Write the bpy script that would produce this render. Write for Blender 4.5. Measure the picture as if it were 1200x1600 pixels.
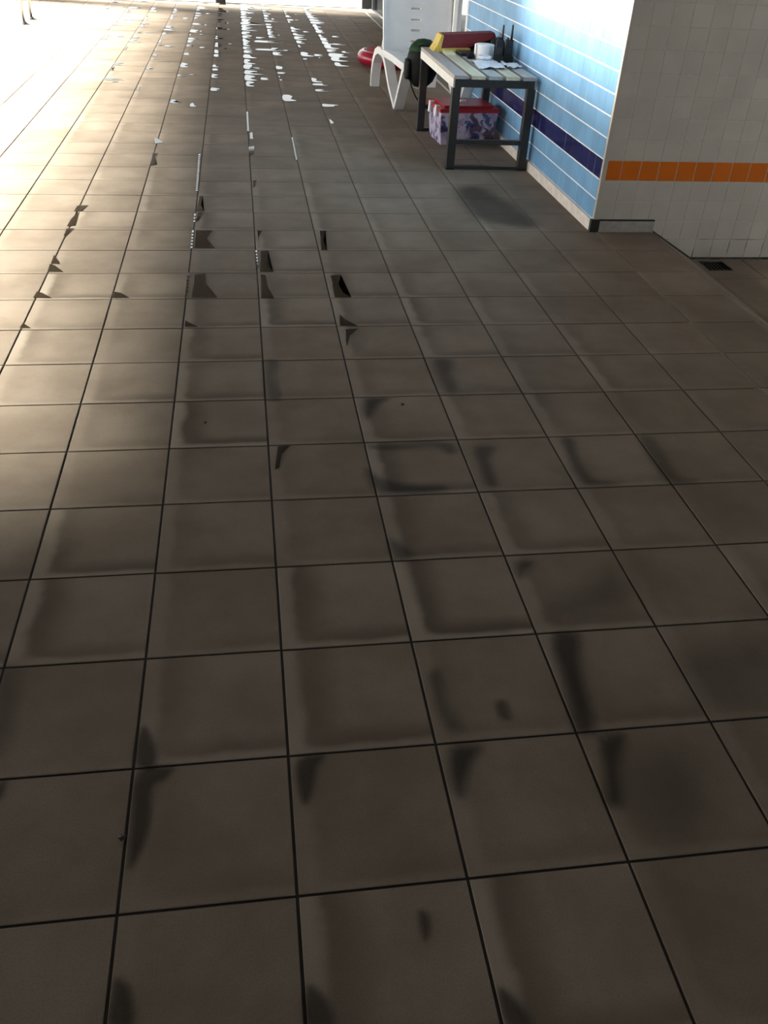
import bpy, bmesh, math, random
from mathutils import Vector, Matrix

random.seed(7)
for o in list(bpy.data.objects):
    bpy.data.objects.remove(o, do_unlink=True)
scene = bpy.context.scene
COL = scene.collection

# ------------------------------------------------------------------ camera
FPX = 1363.74
EYE = Vector((0.0, 0.0, 1.5505))
_p, _r, _y = 0.614633, 0.0591224, 0.174696
FWD = Vector((math.sin(_y) * math.cos(_p), math.cos(_y) * math.cos(_p), -math.sin(_p)))
_rt = Vector((math.cos(_y), -math.sin(_y), 0))
_up = _rt.cross(FWD)
RGT = math.cos(_r) * _rt + math.sin(_r) * _up
UPV = -math.sin(_r) * _rt + math.cos(_r) * _up
cam = bpy.data.cameras.new('camera')
cam.sensor_fit = 'VERTICAL'
cam.sensor_height = 36.0
cam.lens = FPX / 1600.0 * 36.0
cam.clip_start = 0.05
cam.clip_end = 300
camo = bpy.data.objects.new('camera', cam)
COL.objects.link(camo)
camo.matrix_world = Matrix(((RGT.x, UPV.x, -FWD.x, EYE.x), (RGT.y, UPV.y, -FWD.y, EYE.y),
                            (RGT.z, UPV.z, -FWD.z, EYE.z), (0, 0, 0, 1)))
scene.camera = camo


def ground(px, py, z=0.0):
    """floor point seen at a pixel of the 1200x1600 frame"""
    d = FWD + RGT * ((px - 600) / FPX) + UPV * ((800 - py) / FPX)
    return EYE + d * ((z - EYE.z) / d.z)


def project(p):
    d = Vector(p) - EYE
    w = d.dot(FWD)
    if w < 0.05:
        return None
    return (600 + FPX * d.dot(RGT) / w, 800 - FPX * d.dot(UPV) / w)


# ------------------------------------------------------------------ light
vs = scene.view_settings
vs.view_transform = 'Standard'
vs.look = 'None'
vs.gamma = 1.0
vs.use_curve_mapping = False
vs.exposure = 0.25

SKY = 5.0
world = bpy.data.worlds.new('sky')
scene.world = world
world.use_nodes = True
bg = world.node_tree.nodes['Background']
bg.inputs[0].default_value = (1.0, 0.985, 0.96, 1)
bg.inputs[1].default_value = SKY

# room limits
XL, XR, YN, YF, ZC = -6.2, 6.0, -7.0, 16.4, 3.4
XB = 2.0            # face of the blue wall
YG = 4.9            # face of the grey wall
YE = 8.66           # far end of the blue wall
WT = 3.0            # window head height
WF = 2.3            # head height of the far and right glazing
YW = 3.6            # where the side glazing begins

SUN_AZ, SUN_EL = math.radians(76), math.radians(30.65)
sun = bpy.data.lights.new('sun', 'SUN')
sun.energy = 140
sun.angle = math.radians(11.5)
sun.color = (1.0, 0.93, 0.80)
suno = bpy.data.objects.new('sun', sun)
COL.objects.link(suno)
sd = Vector((-math.sin(SUN_AZ) * math.cos(SUN_EL), math.cos(SUN_AZ) * math.cos(SUN_EL), math.sin(SUN_EL)))
suno.rotation_euler = sd.to_track_quat('Z', 'Y').to_euler()
suno.location = (-12, 10, 8)


def portal(name, c, sx, sy, direction):
    l = bpy.data.lights.new(name, 'AREA')
    l.shape = 'RECTANGLE'
    l.size, l.size_y = sx, sy
    l.cycles.is_portal = True
    o = bpy.data.objects.new(name, l)
    COL.objects.link(o)
    o.location = c
    o.rotation_euler = (-Vector(direction)).to_track_quat('Z', 'Y').to_euler()


portal('daylight_side', (XL - 0.02, (YW + YF) / 2, WT / 2), YF - YW, WT, (1, 0, 0))
portal('daylight_far', ((-5.16 + 2.19) / 2, YF + 0.02, WF / 2), 7.35, WF, (0, -1, 0))
portal('fill_daylight_back', (0, YN - 0.02, (2.0 + WT) / 2), 10.0, WT - 2.0, (0, 1, 0))
portal('fill_daylight_passage', (XR + 0.02, 2.9, 1.7), 3.2, 1.4, (-1, 0, 0))
portal('daylight_right', (2.25, (YE + 11.4) / 2, WF / 2), 11.4 - YE, WF, (-1, 0, 0))


# ------------------------------------------------------------------ helpers
def mat(name, color=(0.8, 0.8, 0.8), rough=0.5, metal=0.0, spec=0.5, ior=1.45):
    m = bpy.data.materials.new(name)
    m.use_nodes = True
    b = m.node_tree.nodes['Principled BSDF']
    b.inputs['Base Color'].default_value = (*color, 1)
    b.inputs['Roughness'].default_value = rough
    b.inputs['Metallic'].default_value = metal
    b.inputs['Specular IOR Level'].default_value = spec
    b.inputs['IOR'].default_value = ior
    return m


class NT:
    def __init__(self, m):
        self.t = m.node_tree
        self.b = self.t.nodes['Principled BSDF']

    def n(self, kind, **kw):
        nd = self.t.nodes.new(kind)
        for k, v in kw.items():
            setattr(nd, k, v)
        return nd

    def put(self, sock, v):
        if hasattr(v, 'links') or hasattr(v, 'is_linked'):
            self.t.links.new(v, sock)
        else:
            sock.default_value = v

    def math(self, op, a, b=None, c=None, clamp=False):
        nd = self.n('ShaderNodeMath', operation=op)
        nd.use_clamp = clamp
        self.put(nd.inputs[0], a)
        if b is not None:
            self.put(nd.inputs[1], b)
        if c is not None:
            self.put(nd.inputs[2], c)
        return nd.outputs[0]

    def smooth(self, v, lo, hi, a=0.0, b=1.0):
        nd = self.n('ShaderNodeMapRange', interpolation_type='SMOOTHSTEP')
        self.put(nd.inputs[0], v)
        for i, q in enumerate((lo, hi, a, b)):
            self.put(nd.inputs[i + 1], q)
        return nd.outputs[0]

    def noise(self, vec, scale, detail=2.0, rough=0.5):
        nd = self.n('ShaderNodeTexNoise')
        if vec is not None:
            self.put(nd.inputs['Vector'], vec)
        nd.inputs['Scale'].default_value = scale
        nd.inputs['Detail'].default_value = detail
        nd.inputs['Roughness'].default_value = rough
        return nd.outputs['Fac']

    def mix(self, fac, a, b, kind='MIX'):
        nd = self.n('ShaderNodeMix', data_type='RGBA', blend_type=kind)
        self.put(nd.inputs[0], fac)
        for s, v in ((6, a), (7, b)):
            if isinstance(v, tuple):
                v = (*v, 1)
            self.put(nd.inputs[s], v)
        return nd.outputs[2]

    def bump(self, h, strength, dist=0.002):
        nd = self.n('ShaderNodeBump')
        nd.inputs['Strength'].default_value = strength
        nd.inputs['Distance'].default_value = dist
        self.put(nd.inputs['Height'], h)
        self.put(self.b.inputs['Normal'], nd.outputs[0])


def speckled(name, c, rough, amount=0.15, scale=40, bump=0.0, spec=0.5):
    m = mat(name, c, rough, spec=spec)
    n = NT(m)
    co = n.n('ShaderNodeTexCoord').outputs['Object']
    f = n.noise(co, scale, 4)
    lo = tuple(q * (1 - amount) for q in c)
    hi = tuple(min(1, q * (1 + amount)) for q in c)
    n.put(n.b.inputs['Base Color'], n.mix(n.smooth(f, 0.3, 0.7), lo, hi))
    if bump:
        n.bump(f, bump)
    return m


def link(o, parent=None):
    COL.objects.link(o)
    if parent is not None:
        o.parent = parent
    return o


def tag(o, label, cat, group=None, kind=None):
    if label:
        o['label'] = label
    if cat:
        o['category'] = cat
    if group:
        o['group'] = group
    if kind:
        o['kind'] = kind
    return o


def empty(name, loc=(0, 0, 0), rz=0.0):
    o = bpy.data.objects.new(name, None)
    o.empty_display_size = 0.1
    o.location = loc
    o.rotation_euler = (0, 0, rz)
    return link(o)


class MB:
    """collects geometry for one mesh object"""

    def __init__(self):
        self.bm = bmesh.new()

    def box(self, a, b, rot=None, pivot=None):
        v = [self.bm.verts.new((x, y, z)) for z in (a[2], b[2]) for y in (a[1], b[1]) for x in (a[0], b[0])]
        for q in ((0, 2, 3, 1), (4, 5, 7, 6), (0, 1, 5, 4), (1, 3, 7, 5), (3, 2, 6, 7), (2, 0, 4, 6)):
            self.bm.faces.new([v[i] for i in q])
        return self

    def prism(self, pts, axis, a, b):
        """extrude a 2-D outline along an axis ('x','y','z') from a to b"""
        def p3(u, w, t):
            return {'x': (t, u, w), 'y': (u, t, w), 'z': (u, w, t)}[axis]
        lo = [self.bm.verts.new(p3(u, w, a)) for u, w in pts]
        hi = [self.bm.verts.new(p3(u, w, b)) for u, w in pts]
        n = len(pts)
        self.bm.faces.new(lo[::-1])
        self.bm.faces.new(hi)
        for i in range(n):
            self.bm.faces.new((lo[i], lo[(i + 1) % n], hi[(i + 1) % n], hi[i]))
        return self

    def tube(self, pts, radii, seg=10, cap=True):
        pts = [Vector(p) for p in pts]
        if not isinstance(radii, (list, tuple)):
            radii = [radii] * len(pts)
        rings = []
        ref = None
        for i, p in enumerate(pts):
            t = (pts[min(i + 1, len(pts) - 1)] - pts[max(i - 1, 0)]).normalized()
            if ref is None:
                ref = Vector((0, 0, 1)) if abs(t.z) < 0.9 else Vector((1, 0, 0))
            u = (ref - t * ref.dot(t)).normalized()
            w = t.cross(u)
            ref = u
            rings.append([self.bm.verts.new(p + radii[i] * (math.cos(2 * math.pi * k / seg) * u + math.sin(2 * math.pi * k / seg) * w)) for k in range(seg)])
        for a, b in zip(rings, rings[1:]):
            for k in range(seg):
                self.bm.faces.new((a[k], a[(k + 1) % seg], b[(k + 1) % seg], b[k]))
        if cap:
            self.bm.faces.new(rings[0][::-1])
            self.bm.faces.new(rings[-1])
        return self

    def lathe(self, prof, seg=28, center=(0, 0, 0)):
        c = Vector(center)
        rings = []
        for r, z in prof:
            if r < 1e-6:
                rings.append([self.bm.verts.new(c + Vector((0, 0, z)))])
            else:
                rings.append([self.bm.verts.new(c + Vector((r * math.cos(2 * math.pi * k / seg), r * math.sin(2 * math.pi * k / seg), z))) for k in range(seg)])
        for a, b in zip(rings, rings[1:]):
            for k in range(seg):
                k2 = (k + 1) % seg
                if len(a) == 1 and len(b) == 1:
                    continue
                if len(a) == 1:
                    self.bm.faces.new((a[0], b[k2], b[k]))
                elif len(b) == 1:
                    self.bm.faces.new((a[k], a[k2], b[0]))
                else:
                    self.bm.faces.new((a[k], a[k2], b[k2], b[k]))
        return self

    def panel(self, us, ws, hole, f, t):
        """grid panel with openings; f(u,w,d) -> point, t thickness"""
        V = {}

        def vert(i, j, s):
            k = (i, j, s)
            if k not in V:
                V[k] = self.bm.verts.new(f(us[i], ws[j], s * t))
            return V[k]
        n, m = len(us) - 1, len(ws) - 1
        keep = [[not hole(i, j) for j in range(m)] for i in range(n)]
        for i in range(n):
            for j in range(m):
                if not keep[i][j]:
                    continue
                self.bm.faces.new([vert(i, j, 1), vert(i + 1, j, 1), vert(i + 1, j + 1, 1), vert(i, j + 1, 1)])
                self.bm.faces.new([vert(i, j, 0), vert(i, j + 1, 0), vert(i + 1, j + 1, 0), vert(i + 1, j, 0)])
                for di, dj, a, b in ((-1, 0, (i, j + 1), (i, j)), (1, 0, (i + 1, j), (i + 1, j + 1)),
                                     (0, -1, (i, j), (i + 1, j)), (0, 1, (i + 1, j + 1), (i, j + 1))):
                    ii, jj = i + di, j + dj
                    if 0 <= ii < n and 0 <= jj < m and keep[ii][jj]:
                        continue
                    self.bm.faces.new([vert(*a, 0), vert(*b, 0), vert(*b, 1), vert(*a, 1)])
        return self

    def bevel(self, w, seg=2, angle=0.6):
        es = [e for e in self.bm.edges if len(e.link_faces) == 2 and e.calc_face_angle(0) > angle]
        bmesh.ops.bevel(self.bm, geom=es, offset=w, segments=seg, profile=0.6, affect='EDGES', clamp_overlap=True)
        return self

    def mesh(self, name, material, smooth=False, normals=True):
        if normals:
            bmesh.ops.recalc_face_normals(self.bm, faces=self.bm.faces[:])
        me = bpy.data.meshes.new(name)
        self.bm.to_mesh(me)
        self.bm.free()
        if material:
            me.materials.append(material)
        if smooth:
            for p in me.polygons:
                p.use_smooth = True
        return me

    def build(self, name, material, parent=None, smooth=False, loc=None, normals=True):
        o = bpy.data.objects.new(name, self.mesh(name, material, smooth, normals))
        if loc:
            o.location = loc
        return link(o, parent)


def structure(o, label, cat):
    return tag(o, label, cat, kind='structure')


# ------------------------------------------------------------------ materials
T = 0.33
X0, Y0 = -0.2883, 1.2613
GAP = 0.0065


def floor_tile_material():
    m = mat('floor_tile', (0.2, 0.17, 0.14), 0.5)
    n = NT(m)
    pos = n.n('ShaderNodeNewGeometry').outputs['Position']
    sep = n.n('ShaderNodeSeparateXYZ')
    n.put(sep.inputs[0], pos)
    gx = n.math('DIVIDE', n.math('SUBTRACT', sep.outputs[0], X0), T)
    gy = n.math('DIVIDE', n.math('SUBTRACT', sep.outputs[1], Y0), T)
    u = n.math('FRACT', gx)
    v = n.math('FRACT', gy)
    cid = n.n('ShaderNodeCombineXYZ')
    n.put(cid.inputs[0], n.math('FLOOR', gx))
    n.put(cid.inputs[1], n.math('FLOOR', gy))
    wn = n.n('ShaderNodeTexWhiteNoise', noise_dimensions='3D')
    n.put(wn.inputs['Vector'], cid.outputs[0])
    rnd = wn.outputs['Value']
    rs = n.n('ShaderNodeSeparateColor')
    n.put(rs.inputs[0], wn.outputs['Color'])
    cloud = n.noise(pos, 3.0, 5, 0.6)
    wob = n.math('MULTIPLY', n.math('SUBTRACT', n.noise(pos, 9.0, 3), 0.5), 0.13)
    grain = n.noise(pos, 260.0, 2, 0.7)
    # drying front: pale rim along the left and near joints, dark damp band just inside
    edge = n.math('SMOOTH_MIN', u, n.math('ADD', n.math('MULTIPLY', v, 1.6), 0.03), 0.18)
    e = n.math('ADD', edge, wob)
    rim = n.smooth(e, 0.06, 0.17, 1.0, 0.0)
    band = n.math('MULTIPLY', n.smooth(e, 0.07, 0.17), n.smooth(e, 0.17, 0.46, 1.0, 0.0))
    amt = n.math('MULTIPLY', n.smooth(rs.outputs[0], 0.15, 0.95, 0.25, 1.0), n.smooth(n.noise(pos, 0.7, 1), 0.34, 0.56, 0.25, 1.0))
    amt = n.math('MULTIPLY', amt, n.math('MAXIMUM', n.smooth(sep.outputs[0], 1.0, 1.8, 1.0, 0.12), n.smooth(sep.outputs[1], 2.2, 3.4, 1.0, 0.0)))
    amt = n.math('MULTIPLY', amt, n.smooth(sep.outputs[1], 3.0, 6.5, 1.0, 0.45))
    band = n.math('MULTIPLY', band, amt)
    rim = n.math('MULTIPLY', rim, amt)
    base = n.mix(n.smooth(cloud, 0.3, 0.72), (0.190, 0.152, 0.121), (0.256, 0.211, 0.172))
    base = n.mix(n.math('MULTIPLY', n.smooth(grain, 0.35, 0.75), 0.35), base, (0.115, 0.097, 0.08))
    val = n.math('ADD', 0.91, n.math('MULTIPLY', rnd, 0.16))
    hsv = n.n('ShaderNodeHueSaturation')
    n.put(hsv.inputs['Value'], val)
    n.put(hsv.inputs['Color'], base)
    c = n.mix(n.math('MULTIPLY', band, 0.7), hsv.outputs[0], (0.075, 0.060, 0.047))
    c = n.mix(n.math('MULTIPLY', rim, 0.38), c, (0.36, 0.32, 0.275))
    n.put(n.b.inputs['Base Color'], c)
    r = n.math('ADD', 0.6, n.math('MULTIPLY', n.math('SUBTRACT', cloud, 0.5), 0.16))
    r = n.math('SUBTRACT', r, n.math('MULTIPLY', band, 0.08))
    n.put(n.b.inputs['Roughness'], r)
    n.b.inputs['Specular IOR Level'].default_value = 0.015
    n.bump(n.math('ADD', grain, n.math('MULTIPLY', cloud, 1.5)), 0.25, 0.0012)
    return m


def grout_material():
    m = mat('floor_grout', (0.04, 0.035, 0.03), 0.8)
    n = NT(m)
    pos = n.n('ShaderNodeNewGeometry').outputs['Position']
    sep = n.n('ShaderNodeSeparateXYZ')
    n.put(sep.inputs[0], pos)
    jit = n.math('MULTIPLY', n.math('SUBTRACT', n.noise(pos, 2.5, 3), 0.5), 0.8)
    xx = n.math('ADD', sep.outputs[0], jit)
    # sandy, unwashed joints towards the passage; one pale refilled joint
    pale = n.math('MULTIPLY', n.smooth(n.math('ABSOLUTE', n.math('SUBTRACT', sep.outputs[0], 2.0217)), 0.02, 0.03, 1.0, 0.0), n.smooth(sep.outputs[1], 2.0, 3.0))
    c = n.mix(n.noise(pos, 14, 3), (0.012, 0.010, 0.009), (0.05, 0.042, 0.035))
    c = n.mix(n.smooth(xx, 1.2, 2.0), c, (0.13, 0.11, 0.092))
    c = n.mix(n.smooth(sep.outputs[0], 2.1, 2.3), c, (0.19, 0.162, 0.136))
    n.put(n.b.inputs['Base Color'], n.mix(n.math('MULTIPLY', pale, 0.9), c, (0.62, 0.56, 0.49)))
    return m


def wall_tile_material(name, c, rough, var=0.06):
    m = mat(name, c, rough)
    n = NT(m)
    inf = n.n('ShaderNodeObjectInfo').outputs['Random']
    pos = n.n('ShaderNodeNewGeometry').outputs['Position']
    hsv = n.n('ShaderNodeHueSaturation')
    n.put(hsv.inputs['Value'], n.math('ADD', 1 - var, n.math('MULTIPLY', inf, 2 * var)))
    n.put(hsv.inputs['Color'], n.mix(n.smooth(n.noise(pos, 5, 4), 0.3, 0.7), tuple(q * 0.93 for q in c), tuple(min(1, q * 1.05) for q in c)))
    n.put(n.b.inputs['Base Color'], hsv.outputs[0])
    n.bump(n.noise(pos, 22, 2), 0.08, 0.002)
    return m


M_TILE = floor_tile_material()
M_GROUT = grout_material()
M_BLUE = wall_tile_material('light_blue_glazed_tile', (0.21, 0.42, 0.68), 0.13)
M_NAVY = wall_tile_material('navy_glazed_tile', (0.016, 0.020, 0.10), 0.14)
M_PALE = wall_tile_material('white_glazed_tile', (0.50, 0.48, 0.445), 0.34, 0.035)
M_ORANGE = wall_tile_material('orange_glazed_tile', (0.60, 0.145, 0.010), 0.28, 0.08)
M_WGROUT = speckled('white_wall_grout', (0.86, 0.88, 0.90), 0.7, 0.06)
M_GGROUT = speckled('grey_wall_grout', (0.47, 0.45, 0.415), 0.8, 0.10)
_n = NT(M_GGROUT)
_g = _n.n('ShaderNodeNewGeometry').outputs['Position']
_s = _n.n('ShaderNodeSeparateXYZ')
_n.put(_s.inputs[0], _g)
_old = _n.b.inputs['Base Color'].links[0].from_socket
_mold = _n.math('MULTIPLY', _n.smooth(_s.outputs[2], -0.16, 0.09, 1.0, 0.0), _n.smooth(_n.noise(_g, 9, 3), 0.42, 0.62))
_n.put(_n.b.inputs['Base Color'], _n.mix(_mold, _old, (0.03, 0.025, 0.02)))
M_SKIRT = speckled('cream_skirting_tile', (0.88, 0.78, 0.71), 0.35, 0.08, 25)
M_SKIRTG = speckled('grey_skirting_tile', (0.33, 0.315, 0.30), 0.5, 0.12, 25)
M_BLACKTRIM = mat('black_rubber_trim', (0.012, 0.012, 0.012), 0.6)
M_PLASTER = speckled('painted_plaster', (0.55, 0.53, 0.49), 0.8, 0.05, 3)
M_CEIL = speckled('ceiling_panel', (0.07, 0.065, 0.06), 0.9, 0.08, 3)
M_DIM = speckled('dull_plaster', (0.22, 0.21, 0.20), 0.9, 0.06, 3)
M_FRAME = mat('dark_window_frame', (0.03, 0.03, 0.033), 0.45)
M_WHITE = speckled('white_plastic', (0.83, 0.83, 0.85), 0.38, 0.03, 6)
M_ALU = speckled('aluminium_frame', (0.80, 0.79, 0.77), 0.42, 0.05, 30)
M_DARKMETAL = speckled('dark_grey_steel', (0.035, 0.034, 0.033), 0.32, 0.15, 40)
M_DARKMETAL.node_tree.nodes['Principled BSDF'].inputs['Metallic'].default_value = 0.0
M_CHROME = mat('brushed_steel', (0.35, 0.35, 0.36), 0.3, 1.0)
M_RED = mat('glossy_red_vinyl', (0.34, 0.007, 0.03), 0.22)
M_MAROON = speckled('maroon_foam', (0.17, 0.010, 0.014), 0.6, 0.15, 60, 0.2)
M_YELLOW = speckled('yellow_foam', (0.62, 0.45, 0.09), 0.6, 0.12, 50, 0.2)
M_PAPER = speckled('soft_white_paper', (0.86, 0.85, 0.87), 0.85, 0.04, 90, 0.1)
M_SHEET = speckled('thin_white_sheet', (0.80, 0.80, 0.86), 0.5, 0.10, 18)
M_BLACK = speckled('black_plastic', (0.010, 0.010, 0.011), 0.45, 0.3, 60)
M_BAG = speckled('black_nylon', (0.008, 0.009, 0.009), 0.75, 0.3, 35, 0.3, 0.3)
M_GREEN = speckled('dark_green_nylon', (0.012, 0.045, 0.018), 0.75, 0.3, 35, 0.3, 0.3)
M_NAVYCASE = mat('dark_navy_case', (0.02, 0.024, 0.045), 0.25)
M_LID = mat('red_plastic_lid', (0.36, 0.008, 0.02), 0.35)
M_CREAM = mat('cream_card', (0.82, 0.74, 0.52), 0.5)
M_DEBRIS = mat('dark_grit', (0.015, 0.012, 0.010), 0.6)
M_EXT = speckled('pale_outdoor_paving', (0.22, 0.21, 0.20), 0.9, 0.1, 0.6)


def slat_material(name, c):
    m = mat(name, c, 0.5)
    n = NT(m)
    co = n.n('ShaderNodeTexCoord').outputs['Object']
    mp = n.n('ShaderNodeMapping')
    mp.inputs['Scale'].default_value = (60, 2.5, 60)
    n.put(mp.inputs[0], co)
    f = n.noise(mp.outputs[0], 1.0, 5)
    n.put(n.b.inputs['Base Color'], n.mix(n.smooth(f, 0.3, 0.7), tuple(q * 0.8 for q in c), tuple(min(1, q * 1.1) for q in c)))
    n.bump(f, 0.2)
    return m


M_SLAT = [slat_material('taupe_slat', (0.40, 0.36, 0.35)), slat_material('cream_slat', (0.62, 0.56, 0.42)),
          slat_material('grey_slat', (0.42, 0.42, 0.42))]


def printed_material():
    m = mat('printed_lilac_plastic', (0.7, 0.6, 0.75), 0.35)
    n = NT(m)
    co = n.n('ShaderNodeTexCoord').outputs['Object']
    a = n.noise(co, 11.0, 4, 0.65)
    b = n.noise(co, 19.0, 3, 0.6)
    c = n.mix(n.smooth(b, 0.45, 0.6), (0.62, 0.54, 0.66), (0.38, 0.30, 0.50))
    c = n.mix(n.smooth(a, 0.53, 0.58), c, (0.05, 0.09, 0.25))
    d = n.noise(co, 7.0, 2)
    c = n.mix(n.math('MULTIPLY', n.smooth(d, 0.58, 0.63), 0.85), c, (0.035, 0.012, 0.06))
    n.put(n.b.inputs['Base Color'], c)
    return m


M_PRINT = printed_material()


def glass_material():
    m = bpy.data.materials.new('window_glass')
    m.use_nodes = True
    t = m.node_tree
    t.nodes.clear()
    o = t.nodes.new('ShaderNodeOutputMaterial')
    mx = t.nodes.new('ShaderNodeMixShader')
    tr = t.nodes.new('ShaderNodeBsdfTransparent')
    tr.inputs[0].default_value = (0.95, 0.97, 0.97, 1)
    gl = t.nodes.new('ShaderNodeBsdfGlossy')
    gl.inputs['Roughness'].default_value = 0.02
    mx.inputs[0].default_value = 0.06
    t.links.new(tr.outputs[0], mx.inputs[1])
    t.links.new(gl.outputs[0], mx.inputs[2])
    t.links.new(mx.outputs[0], o.inputs[0])
    return m


def water_material():
    """thin film of water on the tile; attribute 'wet' fades it out at drying edges"""
    m = mat('water_film', (0.024, 0.017, 0.011), 0.04, ior=1.33)
    n = NT(m)
    at = n.n('ShaderNodeAttribute', attribute_name='wet')
    tr = n.n('ShaderNodeBsdfTransparent')
    mx = n.n('ShaderNodeMixShader')
    out = [q for q in n.t.nodes if q.type == 'OUTPUT_MATERIAL'][0]
    n.put(mx.inputs[0], at.outputs['Fac'])
    n.put(mx.inputs[1], tr.outputs[0])
    n.put(mx.inputs[2], n.b.outputs[0])
    n.put(out.inputs[0], mx.outputs[0])
    rg = n.smooth(at.outputs['Fac'], 0.6, 0.95, 0.6, 0.04)
    n.put(n.b.inputs['Roughness'], rg)
    return m


M_GLASS = glass_material()
M_TINT = glass_material()
M_TINT.name = 'tinted_window_glass'
M_TINT.node_tree.nodes['Transparent BSDF'].inputs[0].default_value = (0.60, 0.62, 0.63, 1)
M_MILKY = glass_material()
M_MILKY.name = 'added_milky_rooflight'
M_MILKY.node_tree.nodes['Transparent BSDF'].inputs[0].default_value = (0.48, 0.48, 0.48, 1)
M_WATER = water_material()

# ------------------------------------------------------------------ floor
floor_base = MB()
floor_base.prism([(XL, YN), (2.368, YN), (2.368, YG), (2.19, YG), (2.19, YF), (XL, YF)], 'z', -0.16, -0.0035)
floor = floor_base.build('floor', M_GROUT)
structure(floor, 'brown-grey square tiled pool deck with damp patches along the joints', 'floor')


def tile_mesh(name, material, sx, sy, th, bev):
    mb = MB()
    mb.box((0, 0, -th), (sx, sy, 0))
    b = mb.bm
    es = [e for e in b.edges if all(v.co.z > -1e-6 for v in e.verts)]
    bmesh.ops.bevel(b, geom=es, offset=bev, segments=1, affect='EDGES')
    return mb.mesh(name, material)


TM = tile_mesh('tile', M_TILE, T - GAP, T - GAP, 0.009, 0.0015)
cells = []
for i in range(-18, 8):
    for j in range(-25, 46):
        x, y = X0 + i * T + GAP / 2, Y0 + j * T + GAP / 2
        if i == 7 and y > YG - 0.1:
            continue
        if y + T > YF + 0.05:
            continue
        c = project((x + T / 2, y + T / 2, 0))
        vis = False
        d = (Vector((x + T / 2, y + T / 2, 0)) - EYE).length
        for cx, cy in ((0, 0), (T, 0), (0, T), (T, T), (T / 2, T / 2)):
            q = project((x + cx, y + cy, 0))
            if q and 0 < q[0] < 1200 and 0 < q[1] < 1600:
                vis = True
        cells.append((not vis, d, x, y))
cells.sort()
rest = MB()
for k, (hid, d, x, y) in enumerate(cells):
    dz = random.uniform(-0.0006, 0.0004)
    if not hid and k < 300:
        o = bpy.data.objects.new('tile', TM)
        o.location = (x, y, dz)
        o.rotation_euler = (random.uniform(-.0008, .0008), random.uniform(-.0008, .0008), 0)
        link(o, floor)
    else:
        rest.box((x, y, -0.009), (x + T - GAP, y + T - GAP, dz))
tag(rest.build('tile_field', M_TILE, floor), None, None, kind='stuff')

# lowered floor beyond the sloping edge
ZL = -0.165
XS0, XS1 = 2.372, 2.655
DR = (2.69, 4.70, 2.845, 4.85)
lb = MB()
for a in ((XS1 - 0.02, YN, XR, DR[1]), (XS1 - 0.02, DR[3], XR, YG), (XS1 - 0.02, DR[1], DR[0], DR[3]), (DR[2], DR[1], XR, DR[3])):
    lb.box((a[0], a[1], ZL - 0.16), (a[2], a[3], ZL - 0.0035))
low = lb.build('floor.001', M_GROUT)
structure(low, 'lower brown-grey tiled floor with a square drain at the foot of the wall', 'floor')
slope = math.atan2(-ZL, XS1 - XS0)
LM = math.hypot(ZL, XS1 - XS0)
SM = tile_mesh('tile_sloping', M_TILE, LM - 0.004, T - GAP, 0.009, 0.0015)
MB().prism([(XS0 - 0.004, -0.004), (XS1, ZL - 0.004), (XS1, ZL - 0.15), (XS0 - 0.004, ZL - 0.15)], 'y', YN, YG).build('slope_bed', M_GROUT, floor)
for j in range(-25, 11):
    o = bpy.data.objects.new('sloping_tile', SM)
    o.location = (XS0 + 0.002, Y0 + j * T + GAP / 2, 0.0)
    o.rotation_euler = (0, slope, 0)
    link(o, floor)
rest = MB()
DR = (2.69, 4.70, 2.845, 4.85)
k = 0
for i in range(10):
    for j in range(-25, 11):
        x, y = XS1 + i * T + GAP / 2, Y0 + j * T + GAP / 2
        if i == 0 and j == 10:
            # tile cut around the drain
            pts = [(x, y, DR[0], y + T - GAP), (DR[2], y, x + T - GAP, y + T - GAP), (DR[0], y, DR[2], DR[1]), (DR[0], DR[3], DR[2], y + T - GAP)]
            mb = MB()
            for a in pts:
                mb.box((a[0], a[1], ZL - 0.009), (a[2], a[3], ZL))
            mb.build('tile', M_TILE, low)
        elif i < 3 and j > 2:
            o = bpy.data.objects.new('tile', TM)
            o.location = (x, y, ZL)
            link(o, low)
        elif x < XR - T:
            rest.box((x, y, ZL - 0.009), (x + T - GAP, y + T - GAP, ZL))
tag(rest.build('tile_field', M_TILE, low), None, None, kind='stuff')

# ------------------------------------------------------------------ walls
MOD, Z1 = 0.111, 0.064
wall_r = MB().box((XB + 0.0015, YG + 0.02, -0.1), (2.40, YE, ZC)).build('wall_right', M_WGROUT)
structure(wall_r, 'glossy light blue tiled wall with a navy tile band behind the slatted table', 'wall')
wall_g = MB().box((XB + 0.004, YG + 0.0012, ZL - 0.1), (XR, YG + 0.24, ZC)).build('wall_front', M_GGROUT)
structure(wall_g, 'dim off-white tiled wall with one orange tile band', 'wall')


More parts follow.
